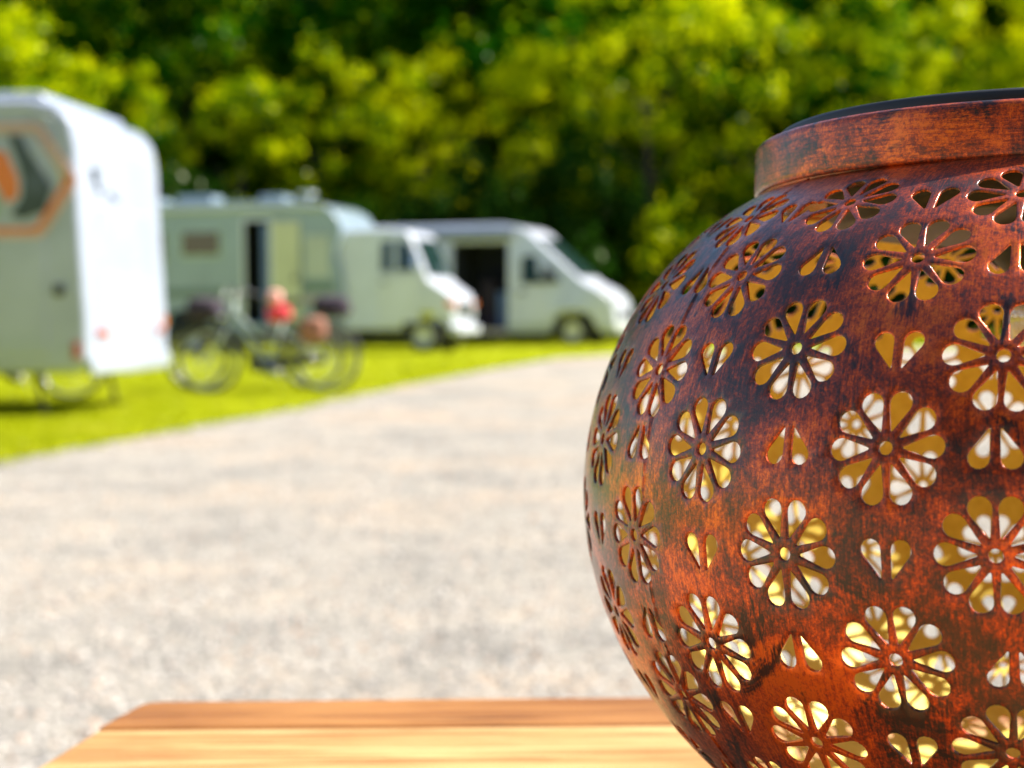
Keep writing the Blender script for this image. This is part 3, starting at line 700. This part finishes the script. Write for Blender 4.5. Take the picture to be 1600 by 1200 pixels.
# ------------------------------------------------------------------ lantern
C = Vector((.11531, .32981, EYE - .0402)); RAD = .1; Q = .8529
ln = thing('lantern', 'round copper lantern with punched flower pattern standing on the wooden table', 'lantern', C)
ln.rotation_euler = (-math.atan(.0538), 0, 0)
LON0, DLON = -33.5, 11.25
ROWS = {-4: 52.5, -3: 42.0, -2: 30.8, -1: 19.2, 0: 8.35, 1: -3.55, 2: -15.3, 3: -26.2, 4: -37.5, 5: -49.0}
MEAS = {(0, -2): (-33.0, 31.55), (0, 0): (-33.7, 8.56), (0, 2): (-33.38, -14.98), (-1, -3): (-46.3, 42.6), (-1, -1): (-44.94, 20.2), (-1, 1): (-44.19, -3.72), (-1, 3): (-44.93, -27.5),
        (-2, -2): (-57.5, 30.8), (-2, 0): (-55.46, 7.98), (-2, 2): (-56.06, -16.0), (-3, -1): (-66.5, 18.0), (-3, 1): (-67.67, -3.53), (-3, 3): (-66.5, -25.2), (1, -1): (-23.04, 18.8), (1, 1): (-23.6, -2.68), (1, 3): (-22.77, -25.59), (1, -3): (-21.9, 41.6)}
MH = {(0, -1): (-33.34, 19.78), (0, 1): (-33.61, -3.47), (-1, 0): (-44.12, 8.58), (-1, 2): (-43.97, -15.44), (-2, -1): (-56.39, 19.3), (-2, 1): (-55.17, -4.3), (1, 0): (-23.63, 8.54), (0, 3): (-33.11, -26.46), (-1, -2): (-45.3, 32.0)}
SEAM = [-65.4 + 90 * k for k in range(4)]
CUT = 140.0 - 2.2                     # the sheet is closed here, on the far side
holes = []                            # (contour, ring) in sheet coordinates (metres: lon*RAD, lat*RAD)
def mz(la): return RAD * math.sqrt(math.sin(la) ** 2 + (Q * math.cos(la)) ** 2)
def teardrop(tip, cen, rt, re, n=11):
    """convex hull outline of two circles"""
    d = Vector(cen) - Vector(tip); L_ = d.length; a = math.atan2(d.y, d.x); b = math.acos(max(-1, min(1, (rt - re) / L_)))
    out = []
    for i in range(n): 
        t = a - b + 2 * b * i / (n - 1)
        # end circle spans the forward side
        out.append((cen[0] + re * math.cos(t), cen[1] + re * math.sin(t)))
    for i in range(4):
        t = a + b + (2 * PI - 2 * b) * i / 3
        out.append((tip[0] + rt * math.cos(t), tip[1] + rt * math.sin(t)))
    return out
def to_sheet(pts, lo, la, s=1.0):
    out = []
    for x, y in pts:
        A = la + y * s / mz(la); out.append(((lo + x * s / (RAD * math.cos(A))) * RAD, A * RAD))
    return out
def add_hole(tip, cen, rt, re, lo, la, s, n=11):
    holes.append((to_sheet(teardrop(tip, cen, rt, re, n), lo, la, s), to_sheet(teardrop(tip, cen, rt + .0002, re + .0002, n), lo, la, s)))
def add_round(r, lo, la, s):
    c = [(math.cos(2 * PI * i / 12), math.sin(2 * PI * i / 12)) for i in range(12)]
    holes.append((to_sheet([(x * r, y * r) for x, y in c], lo, la, s), to_sheet([(x * (r + .0002), y * (r + .0002)) for x, y in c], lo, la, s)))
rl = random.Random(4)
for a in range(-16, 16):
    for b in range(-4, 6):
        lo, la = LON0 + a * DLON, ROWS[b]
        if lo > CUT or lo < CUT - 360: lo += -360 if lo > CUT else 360
        flower = (a + b) % 2 == 0
        if b == -4: continue
        key = (a, b)
        if flower:
            lo, la = MEAS.get(key, (lo + rl.uniform(-.25, .25), la + rl.uniform(-.2, .2)))
            s = 1.05 if b > -3 else 1.0
            if b >= 4: s = .86 if b == 4 else .74
            tw = rl.uniform(-.06, .06); lo_, la_ = R(lo), R(la)
            add_round(.00112, lo_, la_, s)
            for k in range(10):
                t = tw + R(90 - 18 + 36 * k); c, sn = math.cos(t), math.sin(t)
                add_hole((.0029 * c, .0029 * sn), (.0074 * c, .0074 * sn), .0002, .00185, lo_, la_, s)
        else:
            lo, la = MH.get(key, (lo, la)); lo_, la_ = R(lo), R(la)
            up = 1 if a % 2 == 0 else -1           # even columns: hearts; odd columns: turned over
            s = 1.0 if b < 4 else (.85 if b == 4 else .7)
            for sx in (-1, 1):
                add_hole((sx * .00095, -.0032 * up), (sx * .00255, .0014 * up), .0002, .00175, lo_, la_, s, 9)
        if b == 5: pass
LAT1, LAT0 = R(52.2), R(-66)
u0, u1 = R(CUT - 360) * RAD, R(CUT) * RAD
holes = [h for h in holes if all(u0 + .0012 < p[0] < u1 - .0012 and LAT0 * RAD + .001 < p[1] < LAT1 * RAD - .0012 for p in h[1])]
vs2 = []; fs = []
for hc, hr in holes:
    i = len(vs2); vs2 += [Vector(p) for p in hc]; fs.append(list(range(i, i + len(hc))))
nh = len(fs)
for hc, hr in holes:
    i = len(vs2); vs2 += [Vector(p) for p in hr]; fs.append(list(range(i, i + len(hr))))
nu = 250; nv = 84
for i in range(nu + 1):
    for j in range(nv + 1):
        jx = 0 if i in (0, nu) else (.5 if j % 2 else 0)
        vs2.append(Vector((u0 + (u1 - u0) * min(nu, (i + jx)) / nu, RAD * (LAT0 + (LAT1 - LAT0) * j / nv))))
for sm in SEAM:
    s_ = sm if sm < CUT else sm - 360
    for off in (-.0009, -.0004, 0, .0003, .0006, .0010):
        for j in range(141): vs2.append(Vector((R(s_) * RAD + off, RAD * (LAT0 + (LAT1 - LAT0) * j / 140))))
fr = [Vector((u0, LAT0 * RAD)), Vector((u1, LAT0 * RAD)), Vector((u1, LAT1 * RAD)), Vector((u0, LAT1 * RAD))]
ov, oe, of, ovi, oei, ofi = delaunay_2d_cdt(vs2, [], fs, 0, 1e-6)
isedge = [False] * len(ov)
keep = []
for f, src in zip(of, ofi):
    if any(k < nh for k in src): continue
    keep.append(f)
nhv = sum(len(h[0]) for h in holes)
for i, srcs in enumerate(ovi):
    if any(k < nhv for k in srcs): isedge[i] = True
seamr = [R(s if s < CUT else s - 360) * RAD for s in SEAM]
def pos(p, off):
    lo, la = p[0] / RAD, p[1] / RAD
    dent = .0002 * noise.noise(Vector((lo * 2.5, la * 2.5, 3)))
    for sr in seamr:
        d = abs(p[0] - sr)
        if d < .002: dent += .00025 * math.exp(-(d / .0004) ** 2) - .00018 * math.exp(-((p[0] - sr - .0006) / .0003) ** 2)
    r = RAD + off + dent
    fl = max(0, (math.degrees(la) - 26) / 26.2)
    return (r * math.cos(la) * math.sin(lo), -r * math.cos(la) * math.cos(lo), r * Q * math.sin(la) * (1 - .047 * fl ** 1.6))
nv_ = len(ov)
VV = [pos(p, -.00011 if isedge[i] else 0) for i, p in enumerate(ov)] + [pos(p, -.00062) for p in ov]
FF = []; MI = []; UVI = []
from collections import Counter
ec = {}
for f in keep:
    FF.append(tuple(f)); MI.append(0)
    for a, b in zip(f, f[1:] + f[:1]): ec[(a, b)] = ec.get((a, b), 0) + 1
for f in keep: FF.append(tuple(nv_ + i for i in reversed(f))); MI.append(1)
for (a, b) in ec:
    if (b, a) not in ec: FF.append((b, a, a + nv_, b + nv_)); MI.append(2)
me = bpy.data.meshes.new('globe'); me.from_pydata(VV, [], FF)
for mm in (M['copper'], M['gold'], M['copper']): me.materials.append(mm)
me.polygons.foreach_set('material_index', MI)
me.polygons.foreach_set('use_smooth', [x != 2 for x in MI])
uvl = me.uv_layers.new(name='uv')
li = [0.0] * (2 * len(me.loops))
for l in me.loops:
    p = ov[l.vertex_index % nv_]; li[2 * l.index] = p[0]; li[2 * l.index + 1] = p[1]
uvl.data.foreach_set('uv', li)
me.update()
globe = link('globe', me, None, ln)
# flat pole cap and foot ring
zb = RAD * Q * math.sin(LAT0); rb = RAD * math.cos(LAT0)
def lathe_uv(name, prof, m, seg=128, parent=ln, mi=None):
    bm = lathe(prof, seg); uv = bm.loops.layers.uv.new('uv')
    for f in bm.faces:
        f.smooth = True
        for l in f.loops:
            c = l.vert.co; t = math.atan2(c.x, -c.y)
            if f.calc_center_median().y > 0 and t < 0 and f.calc_center_median().x >= 0: t += 2 * PI
            l[uv].uv = (t * .06, c.z)
    return obj(name, bm, m, parent, True)
lathe_uv('base_cap', [(rb + .0006, zb + .0004), (rb + .001, zb - .0012), (rb - .002, zb - .002), (.002, zb - .003)], M['copper'])
zt = TZ + .0004 - C.z
lathe_uv('foot', [(.036, zb - .0012), (.0375, zb - .006), (.040, zt + .002), (.0405, zt + .0004), (.0395, zt), (.037, zt + .001), (.0345, zb - .003)], M['copper'])
# collar: a plain band with a turned-over rim
Z0, Z1 = .0632, .0740; rc = .0617
lathe_uv('collar', [(rc - .0006, Z0), (rc, Z0 + .0003), (rc + .0002, Z0 + .0014), (rc + .0002, Z1 - .0016), (rc + .0001, Z1 - .0006), (rc - .0005, Z1), (rc - .0012, Z1 + .0001), (rc - .0016, Z1 - .0005), (rc - .0016, Z0 + .0004)], M['copper_band'])
# the collar's overlap seam
bm = bmesh.new()
for i in range(7):
    pass
bm.free()
# solar unit: lid with panel on top and housing hanging into the globe
rl_ = .0572
obj('lid', lathe([(.002, Z1 + .0030), (rl_ - .0014, Z1 + .0030), (rl_ - .0005, Z1 + .0028), (rl_, Z1 + .0022), (rl_, Z1 - .0012), (rl_ - .001, Z1 - .0018), (.002, Z1 - .002)], 128), M['black'], ln, True)
obj('solar_panel', BX(-.024, .024, -.024, .024, Z1 + .0031, Z1 + .0037), M['solar'], ln, bevel=.0004)
obj('lid_flange', lathe([(rl_ - .001, Z1 - .0035), (rc - .0018, Z1 - .0030), (rc - .0018, Z1 - .0016), (rl_ - .001, Z1 - .0014)], 96), M['black'], ln, True)
obj('solar_housing', lathe([(.046, Z1 - .002), (.046, .0605), (.0455, .0590), (.044, .0584), (.0440, .0572), (.0425, .0568), (.002, .0568)], 96), M['black'], ln, True)
obj('lamp_socket', lathe([(.010, .0568), (.010, .050), (.007, .047), (.002, .046)], 24), M['black'], ln, True)
obj('bulb', lathe([(.001, .0463), (.004, .0455), (.0075, .041), (.008, .037), (.006, .032), (.001, .030)], 20), M['lens'], ln, True)
for o in ln.children:
    if o.name.split('.')[0] in ('collar', 'lid', 'solar_panel', 'lid_flange', 'solar_housing', 'lamp_socket', 'bulb'):
        o.rotation_euler = (0, .034, 0); o.location = (-.0022, 0, -.0006)
print('tris', sum(len(o.data.polygons) for o in bpy.data.objects if o.type == 'MESH'), 'holes', nh, 'globe faces', len(FF))
